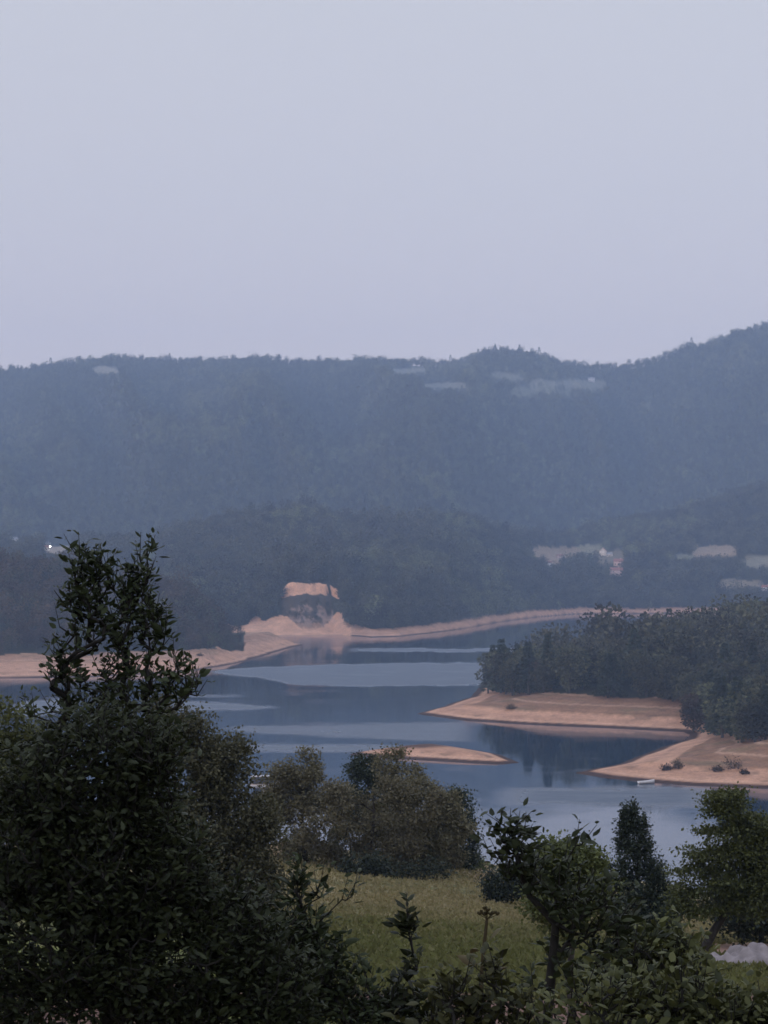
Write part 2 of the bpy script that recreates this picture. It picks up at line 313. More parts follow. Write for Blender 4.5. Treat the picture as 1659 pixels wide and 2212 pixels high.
# ------------------------------------------------------------------ lake
def build_lake():
    us = np.r_[np.arange(-1500, -60, 60), np.arange(-60, 1720, 5), np.arange(1720, 3200, 60)].astype(float)
    D = np.concatenate([CAMZ * FPX / (np.arange(1990, 1300, -1.6) - HOR), [3000.0]])
    U, DD = np.meshgrid(us, D); V_ = HOR + CAMZ * FPX / DD
    e = (fbm(U / 120, V_ / 9, 5, 4) - .5); e2 = (fbm(U / 40, V_ / 4, 15, 4) - .5); e3 = (fbm(U / 16, V_ / 1.3, 19, 3) - .5)
    def band(v0, v1, u0, u1, k, soft=3, us_=60, rag=10):
        v0 = lin(U, v0) if isinstance(v0, list) else v0; v1 = lin(U, v1) if isinstance(v1, list) else v1
        q = V_ + rag * e + 4 * e2 + 3.5 * e3; soft = soft * 1.35
        return k * sstep(v0 - soft, v0 + soft, q) * sstep(v1 + soft, v1 - soft, q) * sstep(u0, u0 + us_, U) * sstep(u1 + us_, u1, U)
    f = np.zeros(U.shape)
    for b in (band(1400, 1408, 720, 1300, .9, 1.5, 90, 3),
              band([(440, 1449), (560, 1440), (700, 1435), (1040, 1430)], [(440, 1452), (560, 1464), (640, 1478), (760, 1483), (900, 1480), (1040, 1479)], 430, 1100, 1., 2.5, 60, 4),
              band(1499, 1505, 330, 490, .5, 2, 60, 5), band([(380, 1512), (600, 1524)], [(380, 1537), (600, 1529)], 330, 560, .8, 3, 70, 6),
              band([(480, 1566), (700, 1563), (1000, 1558)], [(480, 1578), (750, 1592), (1010, 1602)], 440, 960, .55, 4, 100, 8),
              band(1570, 1577, 440, 700, .4, 2, 80, 6),
              band(1702, 1736, 1040, 1460, .9, 6, 140, 14), band(1606, 1624, 400, 820, .7, 4, 110, 10), band(1748, 1760, 900, 1150, .3, 5, 120, 8),
              band(1374, 1397, 470, 720, .22, 4, 60, 4), band([(0, 1530), (60, 1512), (160, 1506)], [(0, 1536), (60, 1550), (160, 1534)], 0, 130, .8, 6, 60, 10)):
        f = np.maximum(f, b)
    f = np.maximum(f, .12 * sstep(.55, .75, fbm(U / 90, V_ / 6, 25, 4)))
    f = f * (.8 + .45 * fbm(U / 60, V_ / 3, 29, 4))
    nr, nu = U.shape; idx = np.arange(nr * nu).reshape(nr, nu)
    F = np.stack([idx[:-1, :-1], idx[:-1, 1:], idx[1:, 1:], idx[1:, :-1]], -1).reshape(-1, 4)
    m, nt, b, N, L = mat('lake_water')
    b.inputs['Base Color'].default_value = (.02, .046, .082, 1); b.inputs['IOR'].default_value = 1.45; b.inputs['Specular IOR Level'].default_value = .5
    a = N('ShaderNodeAttribute'); a.attribute_name = 'ruffle'
    mr = N('ShaderNodeMapRange'); L(a.outputs['Fac'], mr.inputs['Value']); mr.inputs['To Min'].default_value = .045; mr.inputs['To Max'].default_value = .41; L(mr.outputs[0], b.inputs['Roughness'])
    co = N('ShaderNodeTexCoord'); mp = N('ShaderNodeMapping'); mp.inputs['Scale'].default_value = (.35, 1.1, 1); L(co.outputs['Object'], mp.inputs['Vector'])
    t = N('ShaderNodeTexNoise'); t.inputs['Scale'].default_value = .5; t.inputs['Detail'].default_value = 6; L(mp.outputs[0], t.inputs['Vector'])
    st = N('ShaderNodeMapRange'); L(a.outputs['Fac'], st.inputs['Value']); st.inputs['To Min'].default_value = .02; st.inputs['To Max'].default_value = .1
    bp = N('ShaderNodeBump'); bp.inputs['Distance'].default_value = .3; L(t.outputs['Fac'], bp.inputs['Height']); L(st.outputs[0], bp.inputs['Strength']); L(bp.outputs[0], b.inputs['Normal'])
    X = (U - UC) / FPX * DD
    me = mesh_np('lake', np.c_[X.ravel(), DD.ravel(), np.zeros(X.size)], F, [m], True, {'ruffle': f.ravel()})
    obj('lake', me, kind='structure')
build_lake()

def ground_z(x, y): return float(terrain(np.array([x]), np.array([y]))[0][0])
def place(u, v, dmin=40, dmax=4600, step=.002):
    """the nearest ground point beyond dmin that the sight line through (u, v) meets"""
    D = np.exp(np.arange(math.log(dmin), math.log(dmax), step)); X = (u - UC) / FPX * D
    vv = terrain(X, D)[5]; k = np.argmax(vv <= v)
    return float(X[k]), float(D[k]), ground_z(X[k], D[k])

# ------------------------------------------------------------------ leaves, branches, trees
LEAF = np.array([(0, 0, 0), (0, .36, .05), (0, .7, .06), (0, 1, -.06), (-.2, .3, -.03), (-.17, .66, -.03), (.2, .3, -.03), (.17, .66, -.03)], float)
LEAF_T = np.array([(0, 1, 4), (0, 6, 1), (5, 2, 3), (2, 7, 3)]); LEAF_Q = np.array([(4, 1, 2, 5), (1, 6, 7, 2)])
CARD = np.array([(0, 0, 0), (-.34, .5, .1), (0, 1, 0), (.34, .45, .1)], float); CARD_Q = np.array([(0, 3, 2, 1)])
def unit(a): return a / (np.linalg.norm(a, axis=-1, keepdims=True) + 1e-9)
def leaves_geo(P, axis, size, full, nrm_bias=(0, -.2, .8), roll=1.0, wide=1.0):
    n = len(P); axis = unit(axis); nb = unit(np.array(nrm_bias) + roll * R.normal(size=(n, 3)) * .6)
    side = unit(np.cross(axis, nb)); nn = np.cross(side, axis)
    T = LEAF if full else CARD
    wd = wide * R.uniform(.8, 1.25, (n, 1, 1)); cu = R.uniform(-.5, 2.2, (n, 1, 1))
    bend = T[None, :, 1:2] ** 2 * R.uniform(-.35, .1, (n, 1, 1))
    V = P[:, None] + size[:, None, None] * (side[:, None] * T[None, :, 0:1] * wd + axis[:, None] * T[None, :, 1:2] + nn[:, None] * (T[None, :, 2:3] * cu + bend))
    k = len(T); off = (np.arange(n) * k)[:, None, None]
    tint = np.repeat(np.clip(R.normal(.45, .28, n), 0, 1), k)
    if full: return V.reshape(-1, 3), (LEAF_Q[None] + off).reshape(-1, 4), (LEAF_T[None] + off).reshape(-1, 3), tint
    return V.reshape(-1, 3), (CARD_Q[None] + off).reshape(-1, 4), None, tint
def leaf_mesh(name, P, axis, size, m, full=False, **k):
    V, Q, T, t = leaves_geo(P, axis, size, full, **k)
    return mesh_np(name, V, Q, [m], full, {'tint': t}, T)
def skeleton(trunk, targets, pull=.35):
    """grow branches from a trunk polyline to the targets; returns nodes, parents"""
    trunk = np.array(trunk, float); nodes = [*trunk]; par = [-1] + list(range(len(trunk) - 1)); nt = len(trunk)
    dist = np.linalg.norm(targets[:, None] - trunk[None], axis=2).min(1)
    for i in np.argsort(dist):
        p = targets[i]; A = np.array(nodes); d = np.linalg.norm(A - p, axis=1) + pull * np.maximum(A[:, 2] - p[2] + .05 * dist[i], 0) * 2
        d[:max(1, nt // 3)] += dist.max() * .15
        j = int(np.argmin(d)); q = A[j]; L = np.linalg.norm(p - q)
        if L > .5 * dist.mean() and L > 1e-3:
            mid = (p + q) / 2 + R.normal(size=3) * L * .08 + np.array([0, 0, -.06 * L]); nodes.append(mid); par.append(j); j = len(nodes) - 1
        nodes.append(p); par.append(j)
    return np.array(nodes), np.array(par), nt
def branch_meshes(nodes, par, nt, tip, trunk_r, m, sides, br):
    """trunk (with root flare) and limbs as two meshes"""
    n = len(nodes); w = np.zeros(n); kids = np.bincount(par[par >= 0], minlength=n); w[kids == 0] = 1
    for i in range(n - 1, nt - 1, -1): w[par[i]] += w[i]
    for i in range(nt - 1, 0, -1): w[par[i]] += w[i]
    rad = np.maximum(tip, tip * w ** .5); rad = np.minimum(rad, trunk_r)
    tr = MB(); tr.tube(nodes[:nt], [max(rad[i], trunk_r * (1 - .75 * i / nt)) * (1.35 if i == 0 else 1) for i in range(nt)], 8)
    for i in range(nt, n):
        r1 = rad[i]; br.tube([nodes[par[i]], nodes[i]], [min(rad[par[i]], r1 * 1.5), r1], sides)
    return tr.data('trunk', m, True), br.data('limb', m, True)
def lobes_pts(lobes, Y, n, shell=.5, bumps=0):
    """points in the volume of crown lobes given as photo-space ellipses (u, v, ru, rv[, depth offset, weight])"""
    P, W = [], []; lobes = list(lobes)
    for l in list(lobes) if bumps else ():
        for k in range(bumps):
            a = R.uniform(-.4, 3.54); q = R.uniform(.8, 1.12); r = R.uniform(.22, .42)
            lobes.append((l[0] + math.cos(a) * l[2] * q, l[1] - math.sin(a) * l[3] * q, l[2] * r, l[3] * r * R.uniform(.7, 1.3), R.uniform(-.6, .6) * l[2] * Y / FPX, 2.2))
    for l in lobes:
        u, v, ru, rv = l[:4]; dy = l[4] if len(l) > 4 else 0; w = l[5] if len(l) > 5 else 1
        W.append(w * (ru * rv) ** 1.0)
    W = np.array(W) / sum(W); cnt = R.multinomial(n, W)
    for l, k in zip(lobes, cnt):
        u, v, ru, rv = l[:4]; dy = l[4] if len(l) > 4 else 0
        c = at(u, v, Y + dy); s = Y / FPX; rx, rz = ru * s, rv * s; ry = .5 * (rx + min(rz, rx * 1.3))
        d = unit(R.normal(size=(k, 3))); q = R.random(k) ** (1 / 3) ; q = shell * (0.72 + .3 * R.random(k)) + (1 - shell) * q
        P.append(c + d * q[:, None] * np.array([rx, ry, rz]))
    return np.concatenate(P)
def lobe_tree(name, label, cat, lobes, Y, base_u, n_nodes, per, leaf, spread, m, trunk_r=.12, group=None, full=False, shell=.55, tip=.006, barkm=None, droop=.3, up=.2, base=None, trunk_top=None, bark_sides=5, shoot=0.0, trunk_pts=None, wide=1.0, bumps=0):
    """a plant standing on the ground at depth Y: trunk, limbs and a crown of single leaves filling the lobes"""
    bx = (base_u - UC) / FPX * Y; bz = ground_z(bx, Y) if base is None else base
    T = lobes_pts(lobes, Y, n_nodes, shell, bumps)
    T = T[T[:, 2] > bz + .1]
    if trunk_pts is None:
        c = np.average(T, 0); tz = T[:, 2].max() if trunk_top is None else at(base_u, trunk_top, Y)[2]
        ts = np.linspace(0, 1, 7); tp = np.stack([bx + (c[0] - bx) * ts ** 1.3 + R.normal(size=7) * .01 * (tz - bz), Y + (c[1] - Y) * ts + R.normal(size=7) * .01 * (tz - bz), bz - .15 + (tz - bz) * .82 * ts], 1)
    else: tp = np.array(trunk_pts)
    nodes, par, nt = skeleton(tp, T)
    root = thing(name, label, cat, (bx, Y, bz), 0, group); off = np.array([bx, Y, bz])
    sb = MB(); idx = np.arange(nt, len(nodes)); src = nodes[idx]; out = unit(src - nodes[par[idx]])
    if shoot:      # leaves alternate along upright shoots
        k = per; t = np.tile(np.arange(k) / k, len(idx)); di = unit(out * .55 + np.array([0, 0, .75]) + R.normal(size=out.shape) * .22)
        P = np.repeat(src, k, 0) + np.repeat(di, k, 0) * (t * shoot)[:, None] + R.normal(size=(len(t), 3)) * spread
        ph = R.random(len(t)) * 6.283; rd = np.stack([np.cos(ph), np.sin(ph), R.normal(size=len(t)) * .25], 1); ax = rd + np.repeat(di, k, 0) * .7
        for p, d in zip(src, di): sb.tube([p - off, p + d * shoot * .95 - off], [tip * .8, tip * .35], 4)
        sz = leaf * np.clip(R.normal(1, .32, len(t)), .4, 1.8) * (1 - .35 * t)
    else:
        P = np.repeat(src, per, 0) + R.normal(size=(len(src) * per, 3)) * spread
        ax = np.repeat(out, per, 0) * .6 + R.normal(size=P.shape) * .7 + np.array([0, 0, up - droop]); sz = leaf * np.clip(R.normal(1, .3, len(P)), .4, 1.8)
    tr, br = branch_meshes(nodes - off, par, nt, tip, trunk_r, barkm or M['bark'], bark_sides, sb)
    obj('trunk', tr, root)
    obj('branch', br, root)
    obj('crown', leaf_mesh('crown', P - off, ax, sz, m, full, wide=wide), root)
    return root

# ------------------------------------------------------------------ woods: shared tree shapes
def wood_shape(kind, h, seed, n, m):
    """crown and trunk meshes of one woodland tree with its foot at the origin"""
    rg = np.random.default_rng(seed); P, A = [], []
    if kind == 'leafy':
        lob = [((rg.normal() * .15 * h), (rg.normal() * .15 * h), h * rg.uniform(.25, .84), h * rg.uniform(.13, .22)) for _ in range(10)] + [(0, 0, h * .84, h * .15), (0, 0, h * .5, h * .26), (0, 0, h * .22, h * .2)]
        for (x, y, z, r) in lob:
            k = n // len(lob); d = unit(rg.normal(size=(k, 3))); q = (.6 + .45 * rg.random(k))[:, None]
            P.append(np.array([x, y, z]) + d * q * r * np.array([1, 1, .9])); A.append(d + rg.normal(size=(k, 3)) * .5)
    else:
        k = n; t = rg.random(k) ** .8; ph = rg.random(k) * 6.283; lay = np.floor(t * 11) / 11; t2 = lay + (t - lay) * .6
        rr = (1 - t2) * .24 * h * (.35 + .65 * rg.random(k) ** .5) * (.85 + .3 * np.sin(ph * 3 + lay * 20)); z = h * (.1 + .9 * t2) - rr * .25
        P.append(np.stack([rr * np.cos(ph), rr * np.sin(ph), z], 1)); A.append(np.stack([np.cos(ph), np.sin(ph), rg.normal(size=k) * .3 - .25], 1))
    P = np.concatenate(P); A = np.concatenate(A); sz = h * (.075 if n < 400 else .054) * rg.uniform(.6, 1.5, len(P))
    if kind != 'leafy': sz = sz * .8
    V, Q, T, t = leaves_geo(P, A, sz, False, roll=1.4)
    crown = mesh_np('wood_crown', V, Q, [m], False, {'tint': t})
    tr = MB().tube([(0, 0, -1.2), (.01 * h, 0, h * .3), (-.01 * h, .01 * h, h * .6), (0, 0, h * .85)], [.025 * h, .018 * h, .012 * h, .004 * h], 6)
    for k in range(5):
        a = rg.random() * 6.28; z = h * rg.uniform(.25, .6); tr.tube([(0, 0, z), (.14 * h * math.cos(a), .14 * h * math.sin(a), z + .16 * h)], [.009 * h, .003 * h], 4)
    return crown, tr.data('wood_trunk', M['bark'], True)
def scatter(u0, u1, d0, d1, spacing, seed, ok):
    """jittered grid of tree feet in a sector, kept where ok"""
    rg = np.random.default_rng(seed); pts = []
    D = d0
    rows = []
    while D < d1:
        sp = spacing(D); a, b = (u0 - UC) / FPX * D, (u1 - UC) / FPX * D
        xs = np.arange(a, b, sp); xs = xs + rg.uniform(-.45, .45, len(xs)) * sp
        rows.append(np.c_[xs, D + rg.uniform(-.45, .45, len(xs)) * sp]); D += sp * .9
    P = np.concatenate(rows); z, C, tree, who, s_in, v = terrain(P[:, 0], P[:, 1]); u = polar(P[:, 0], P[:, 1])[3]
    k = ok(u, P[:, 1], z, tree, who, s_in, v); return np.c_[P, z][k], u[k], v[k]
def wood_things(pts, shapes, pick, labels, group, cat='tree', name='tree', hscale=(.7, 1.25), seed=3, grow=None):
    rg = random.Random(seed); protos = {}
    for i, p in enumerate(pts):
        j = pick(i, rg); lab = labels(i, j)
        if j not in protos:
            o = thing(name, lab, cat, p, 0, group); kids = [obj('crown', shapes[j][0], o), obj('trunk', shapes[j][1], o)]; protos[j] = (o, kids)
        else:
            src, kids0 = protos[j]; o = src.copy(); COL.objects.link(o); o['label'] = lab; kids = []
            for c in kids0:
                d = c.copy(); d.parent = o; COL.objects.link(d); kids.append(d)
        s = rg.uniform(*hscale) * (grow[i] if grow is not None else 1); o.location = p; o.rotation_euler = (0, 0, rg.random() * 6.28); o.scale = (s * rg.uniform(.95, 1.25), s * rg.uniform(.95, 1.25), s)

# --- wood on the right-hand peninsula
tl = [(1015, 1500), (1060, 1500), (1100, 1503), (1200, 1508), (1300, 1512), (1400, 1514), (1480, 1520), (1486, 1590), (1510, 1594), (1514, 1564), (1538, 1566), (1544, 1600), (1600, 1603), (1700, 1606), (1900, 1615)]
pen, pu, pv = scatter(1000, 1690, 640, 1120, lambda d: 9.2, 5, lambda u, d, z, t, w, s, v: (w == 2) & (s > np.where(u > 1484, 1.5, np.where(u < 1090, 7, 14))) & (v < lin(u, tl)) & (u > 1026) & (s < 210))
o_ = np.argsort(-pv)            # the front rows first
pen, pu, pv = pen[o_], pu[o_], pv[o_]
shapes_p = [wood_shape('leafy', 15.5, 40 + k, 1800, M['leaf_pen']) for k in range(6)] + [wood_shape('conifer', 19, 50 + k, 1500, M['needle']) for k in range(2)] + [wood_shape('leafy', 12, 60, 1700, M['leaf_brown'])]
# --- wood on the left-hand hill
lef, lu, lv = scatter(-40, 540, 1140, 1520, lambda d: 8.5, 9, lambda u, d, z, t, w, s, v: (w == 3) & (t > .5) & (s > 9) & (u < 526) & (v < 1420) & (d < 1500))
lef_seen = np.argsort(-lv); lef, lu, lv = lef[lef_seen], lu[lef_seen], lv[lef_seen]
shapes_l = [wood_shape('leafy', 12.5, 70 + k, 700, M['leaf_brown'] if k % 3 else M['leaf_far']) for k in range(6)]
print('wood counts', len(pen), len(lef))
NP, NL = 175, 110
def lab_p(i, j):
    u, v = pu[i], pv[i]; kind = 'dark pointed conifer' if j in (6, 7) else 'brownish thin-leaved tree' if j == 8 else 'round grey-green tree'
    where = ('at the open-water tip of the wooded peninsula' if u < 1110 else 'on the peninsula above the spit with the rowboat' if v > 1525 else 'along the peninsula wood above the sandy bank' if v > 1478 else 'inside the peninsula wood behind its front trees')
    return kind + ' ' + where
def pick_p(i, rg):
    q = rg.random(); return rg.randrange(6) if q < .62 else 6 + rg.randrange(2) if q < .93 else 8
# an even share of the front and of the skyline trees are things of their own; what stands behind joins the forest
keep = np.zeros(len(pen), bool); keep[:int(NP * .8)] = True
vt = np.array([HOR - (p[2] + 14 - CAMZ) * FPX / p[1] for p in pen])
sky_ = [k for k in np.argsort(vt) if not keep[k]]; keep[sky_[:NP - keep.sum()]] = True
ids = np.where(keep)[0]
wood_things(pen[ids], shapes_p, pick_p, lambda i, j: lab_p(ids[i], j), 'trees of the wood on the peninsula', grow=np.interp(pu[ids], [1030, 1120, 1200], [1.3, 1.15, 1.05]))
def lab_l(i, j):
    u = lu[i]; kind = 'brownish leafless-looking tree' if j % 3 else 'dull green leafy tree'
    return kind + (' at the low end of the wooded hill near the cliff' if u > 400 else ' on the wooded hill behind the dark spiky treetop' if u > 120 else ' on the wooded hill above the left sandy shore')
wood_things(lef[:NL], shapes_l, lambda i, rg: rg.randrange(6), lab_l, 'trees of the wood on the low hill across the lake', seed=5, hscale=(.75, 1.1), grow=np.interp(lu, [400, 460, 528], [1, .85, .4]))

# ------------------------------------------------------------------ houses
CLEAR = []
def house(label, u, v, w, d, h, rh, wall, roof, dmin=1650, rz=0., lift=0, storeys=1, lamp=False):
    x, y, z = place(u, v, dmin); CLEAR.append((u, y, v, w)); o = thing('house', label, 'house', (x, y, z), rz)
    wl = MB(); wl.box(-w / 2, w / 2, -d / 2, d / 2, -3, h)
    for sx in (-1, 1): wl.face([(sx * w / 2, -d / 2, h), (sx * w / 2, d / 2, h), (sx * w / 2, 0, h + rh)][::sx])
    obj('wall', wl.data('wall', wall), o)
    rf = MB(); e, t = .5, .25
    for s in (-1, 1):
        a, b = (-w / 2 - e), (w / 2 + e); y0 = s * (d / 2 + e); z0 = h - rh * e / (d / 2)
        top = [(a, y0, z0 + t), (b, y0, z0 + t), (b, 0, h + rh + t), (a, 0, h + rh + t)]; bot = [(p[0], p[1], p[2] - t + .02) for p in top]
        rf.face(top[::s]); rf.face(bot[::-s]); rf.face([bot[0], bot[1], top[1], top[0]][::s])
        for i, j in ((0, 3), (1, 2)): rf.face([bot[i], bot[j], top[j], top[i]])
    r = obj('roof', rf.data('roof', roof), o)
    ch = MB().box(w * .2, w * .2 + .7, .4, 1.1, h + rh * .3, h + rh + 1.1); obj('chimney', ch.data('chimney', wall), r)
    dr = obj('door', MB().box(-.6, .6, -d / 2 - .06, -d / 2, 0, 2.1).data('door', M['wood']), o)
    for st in range(storeys):
        for wx in (-w * .32, w * .32):
            wn = obj('window', MB().box(wx - .6, wx + .6, -d / 2 - .05, -d / 2, 1 + 2.8 * st, 2.3 + 2.8 * st).data('window', M['glass']), o)
    if lamp:
        m, nt, b, N, L = mat('lit_lamp'); b.inputs['Emission Color'].default_value = (1, .98, .94, 1); b.inputs['Emission Strength'].default_value = 9
        lp = MB(); lp.tube([(w / 2 + 1.2, -d / 2 - 2, h - .2), (w / 2 + 1.2, -d / 2 - 2, h + .4), (w / 2 + 1.2, -d / 2 - 2, h + 1.0), (w / 2 + 1.2, -d / 2 - 2, h + 1.5)], [.5, .95, .95, .4], 10)
        lm = obj('porch_lamp', lp.data('porch_lamp', m, True), o); obj('post', MB().tube([(w / 2 + 1.2, -d / 2 - 2, -3), (w / 2 + 1.2, -d / 2 - 2, h - .2)], .12, 6).data('post', M['dark']), lm)
    return o
house('small pale house behind the crest of the low wooded hill, at the frame edge', 34, 1172, 6, 5, 4.5, 1.6, M['white'], M['greyroof'])
house('low house with a bright white outdoor lamp behind the low wooded hill', 102, 1189, 6, 5, 3.4, 1.6, M['cream'], M['roof'], lamp=True)
house('faint grey-roofed house on the slope above the lamp-lit house', 104, 1178, 7, 6, 3.4, 1.8, M['white'], M['greyroof'], dmin=2000)
house('little white house at the lower edge of the straw-coloured field', 1188, 1224, 5.5, 6, 5, 1.8, M['white'], M['roof'])
house('long low pink shed on the straw-coloured field', 1210, 1206, 8.5, 5, 2.8, 1.4, M['pink'], M['roof'], rz=.5)
house('narrow cream gabled house topmost in the hamlet', 1303, 1201, 8, 9, 6.5, 4, M['cream'], M['roof'], rz=1.3, storeys=2)
house('small cream lean-to house beside the gabled one', 1317, 1202, 7, 5, 3.4, 1.5, M['cream'], M['greyroof'], rz=-.4)
house('pink house with red roof just above the large pink house', 1336, 1222, 11, 8, 5, 3, M['pink'], M['roof'], rz=-.25)
house('large two-storey pink house with red roof, lowest in the hamlet', 1331, 1243, 15, 9, 6.5, 3, M['pink'], M['roof'], rz=.15, storeys=2)
house('white house cut by the frame edge under the tan fields', 1654, 1277, 9, 7, 4.6, 2, M['white'], M['roof'], rz=-.3)
house('tiny lone white house in the clearings near the ridge', 1278, 824, 13, 8, 6, 3, M['white'], M['greyroof'], dmin=3200, rz=.2)


# --- the far-off forest as one mass
def forest():
    rest = [np.c_[pen[~keep], np.ones((~keep).sum())], np.c_[lef[NL:], np.zeros(len(lef) - NL)]]
    fl, fu, fv = scatter(-60, 1720, 1640, 4560, lambda d: 6.6 if d < 2400 else 8.2 if d < 3000 else 9.5, 13, lambda u, d, z, t, w, s, v: (w == 4) & (t > .5) & (s > 20) & (d < 4545))
    P = np.concatenate([r[:, :3] for r in rest] + [fl]); kind = np.concatenate([r[:, 3] for r in rest] + [np.full(len(fl), 2)])
    pu_ = polar(P[:, 0], P[:, 1])[3]; tv = HOR - (P[:, 2] + 10 - CAMZ) * FPX / P[:, 1]; cut = np.zeros(len(P), bool)
    for (u, y, v, w) in CLEAR: cut |= (np.abs(pu_ - u) < w * .5 * FPX / y + 3) & (P[:, 1] > y - 160) & (P[:, 1] < y + 12) & (tv < v - 3)
    P, kind = P[~cut], kind[~cut]; rg = np.random.default_rng(4); n = len(P)
    shp = [wood_shape('leafy', 11, 90 + k, 300, M['leaf_far']) for k in range(5)] + [wood_shape('conifer', 14, 98, 300, M['needle'])] + [wood_shape('leafy', 12, 110 + k, 300, M['leaf_spur']) for k in range(4)] + [wood_shape('leafy', 12, 120 + k, 300, M['leaf_brown']) for k in range(2)] + [wood_shape('leafy', 11, 130 + k, 300, M['leaf_pale']) for k in range(2)]
    col = bpy.data.collections.new('forest_tree_shapes')
    for k, (c, t) in enumerate(shp):
        ob = bpy.data.objects.new('forest_tree_' + 'abcdefghijklmn'[k], c); col.objects.link(ob)
    Ds = lin(pu_[~cut], FSH) + 900 + 300 * (fbm(P[:, 0] / 200, P[:, 1] / 200, 61, 3) - .5); idx = np.where(rg.random(n) < .06, 5, np.where(P[:, 1] < Ds, rg.integers(6, 10, n), rg.integers(0, 5, n))); idx = np.where((kind == 2) & (rg.random(n) < sstep(.5, .68, .65 * fbm(P[:, 0] / 90, P[:, 1] / 260, 33, 4) + .35 * fbm(P[:, 0] / 30, P[:, 1] / 60, 35, 3)) * .85), rg.integers(12, 14, n), idx); idx = np.where((kind == 0) & (rg.random(n) < .75), rg.integers(10, 12, n), idx)
    me = bpy.data.meshes.new('forest'); me.vertices.add(n); me.vertices.foreach_set('co', P.astype(np.float32).ravel())
    a = me.attributes.new('pick', 'INT', 'POINT'); a.data.foreach_set('value', idx.astype(np.int32))
    sc = rg.uniform(.65, 1.2, n) * (.85 + .5 * fbm(P[:, 0] / 60, P[:, 1] / 60, 8, 3)) ; sc = np.where(kind == 1, sc * 1.15, np.where((kind == 2) & (np.abs(UC + FPX * P[:, 0] / P[:, 1] - 668) < 60) & (P[:, 1] < 1790) & (P[:, 2] > 7) & (P[:, 2] < 32), sc * .38, np.where((kind == 0) & (P[:, 1] < 1600), sc * np.interp(UC + FPX * P[:, 0] / P[:, 1], [400, 460, 528], [1, .85, .4]), sc))); sc = np.where(rg.random(n) < np.where(P[:, 1] > 4380, .2, .07), sc * 1.6, sc)
    a = me.attributes.new('size', 'FLOAT', 'POINT'); a.data.foreach_set('value', sc.astype(np.float32))
    a = me.attributes.new('turn', 'FLOAT', 'POINT'); a.data.foreach_set('value', (rg.random(n) * 6.283).astype(np.float32))
    o = obj('forest', me, kind='stuff'); o['label'] = 'mixed forest covering the hills across the lake'
    g = bpy.data.node_groups.new('forest_scatter', 'GeometryNodeTree')
    g.interface.new_socket('Geometry', in_out='INPUT', socket_type='NodeSocketGeometry'); g.interface.new_socket('Geometry', in_out='OUTPUT', socket_type='NodeSocketGeometry')
    N, L = g.nodes.new, g.links.new
    gi, go, ip, ci = N('NodeGroupInput'), N('NodeGroupOutput'), N('GeometryNodeInstanceOnPoints'), N('GeometryNodeCollectionInfo')
    ci.inputs['Collection'].default_value = col; ci.inputs['Separate Children'].default_value = True; ci.inputs['Reset Children'].default_value = True
    def na(nm, ty):
        q = N('GeometryNodeInputNamedAttribute'); q.data_type = ty; q.inputs['Name'].default_value = nm; return q.outputs['Attribute']
    L(gi.outputs[0], ip.inputs['Points']); L(ci.outputs[0], ip.inputs['Instance']); ip.inputs['Pick Instance'].default_value = True
    L(na('pick', 'INT'), ip.inputs['Instance Index']); L(na('size', 'FLOAT'), ip.inputs['Scale'])
    cx = N('ShaderNodeCombineXYZ'); L(na('turn', 'FLOAT'), cx.inputs['Z']); L(cx.outputs[0], ip.inputs['Rotation'])
    L(ip.outputs[0], go.inputs[0])
    md = o.modifiers.new('scatter', 'NODES'); md.node_group = g
    print('forest', n)
forest()

# ------------------------------------------------------------------ boats, bank bushes
def hull(L, W, H, sheer, inside=True):
    """open boat hull along x with a pointed bow"""
    n = 12; ts = np.linspace(0, 1, n); o = MB(); prof = []
    for t in ts:
        hw = W / 2 * (1 - max(0, (t - .45) / .55) ** 2.2) * (.82 + .18 * min(1, t * 4)); z = H + sheer * max(0, t - .35) ** 2 * 2
        prof.append([(t * L - L / 2, -hw, z), (t * L - L / 2, -hw * .62, .02), (t * L - L / 2, hw * .62, .02), (t * L - L / 2, hw, z), (t * L - L / 2, hw * .88, z - .01), (t * L - L / 2, hw * .55, H * .35), (t * L - L / 2, -hw * .55, H * .35), (t * L - L / 2, -hw * .88, z - .01)])
    for p in prof: o.v += p
    k = 8
    for i in range(n - 1):
        for j in range(k): o.q.append([i * k + j, (i + 1) * k + j, (i + 1) * k + (j + 1) % k, i * k + (j + 1) % k])
    o.q += [[0, 1, 6, 7], [1, 2, 5, 6], [2, 3, 4, 5]]
    return o
bx, by = shore_pt(1396, 1692.0); rb = thing('rowboat', 'small white rowboat drawn up at the waterline of the sandy spit', 'boat', (bx, by - .5, 0.05), .35)
obj('hull', hull(5.4, 1.9, .7, .6).data('hull', M['boat'], True), rb)
for x in (-1.2, .1): obj('seat', MB().box(x - .13, x + .13, -.66, .66, .36, .41).data('seat', M['boatin']), rb)
# pontoon boat and motorboat by the near shore
px_, py_ = shore_pt(566, 1697); pb = thing('pontoon_boat', 'flat-roofed pontoon boat with pale roof edge, seen between two trees', 'boat', (px_, py_, 0), .1)
for y in (-1.1, 1.1): obj('float', MB().tube([(-3.6, y, .12), (-3.2, y, .15), (2.6, y, .15), (3.4, y, .3)], [.1, .36, .36, .08], 10).data('float', M['boat'], True), pb)
obj('deck', MB().box(-3.3, 3.2, -1.5, 1.5, .5, .6).data('deck', M['deck']), pb)
obj('roof_shade', MB().box(-2.6, 1.8, -1.2, 1.2, .6, 2.5).data('roof_shade', M['dark']), pb)  # dark box standing in for the shade under the flat canopy
rf = obj('roof', MB().box(-3.4, 3.0, -1.65, 1.65, 2.75, 2.95).data('roof', M['boat']), pb)
for x in (-3.1, 2.7):
    for y in (-1.4, 1.4): obj('post', MB().tube([(x, y, .6), (x, y, 2.74)], .05, 6).data('post', M['dark']), pb)
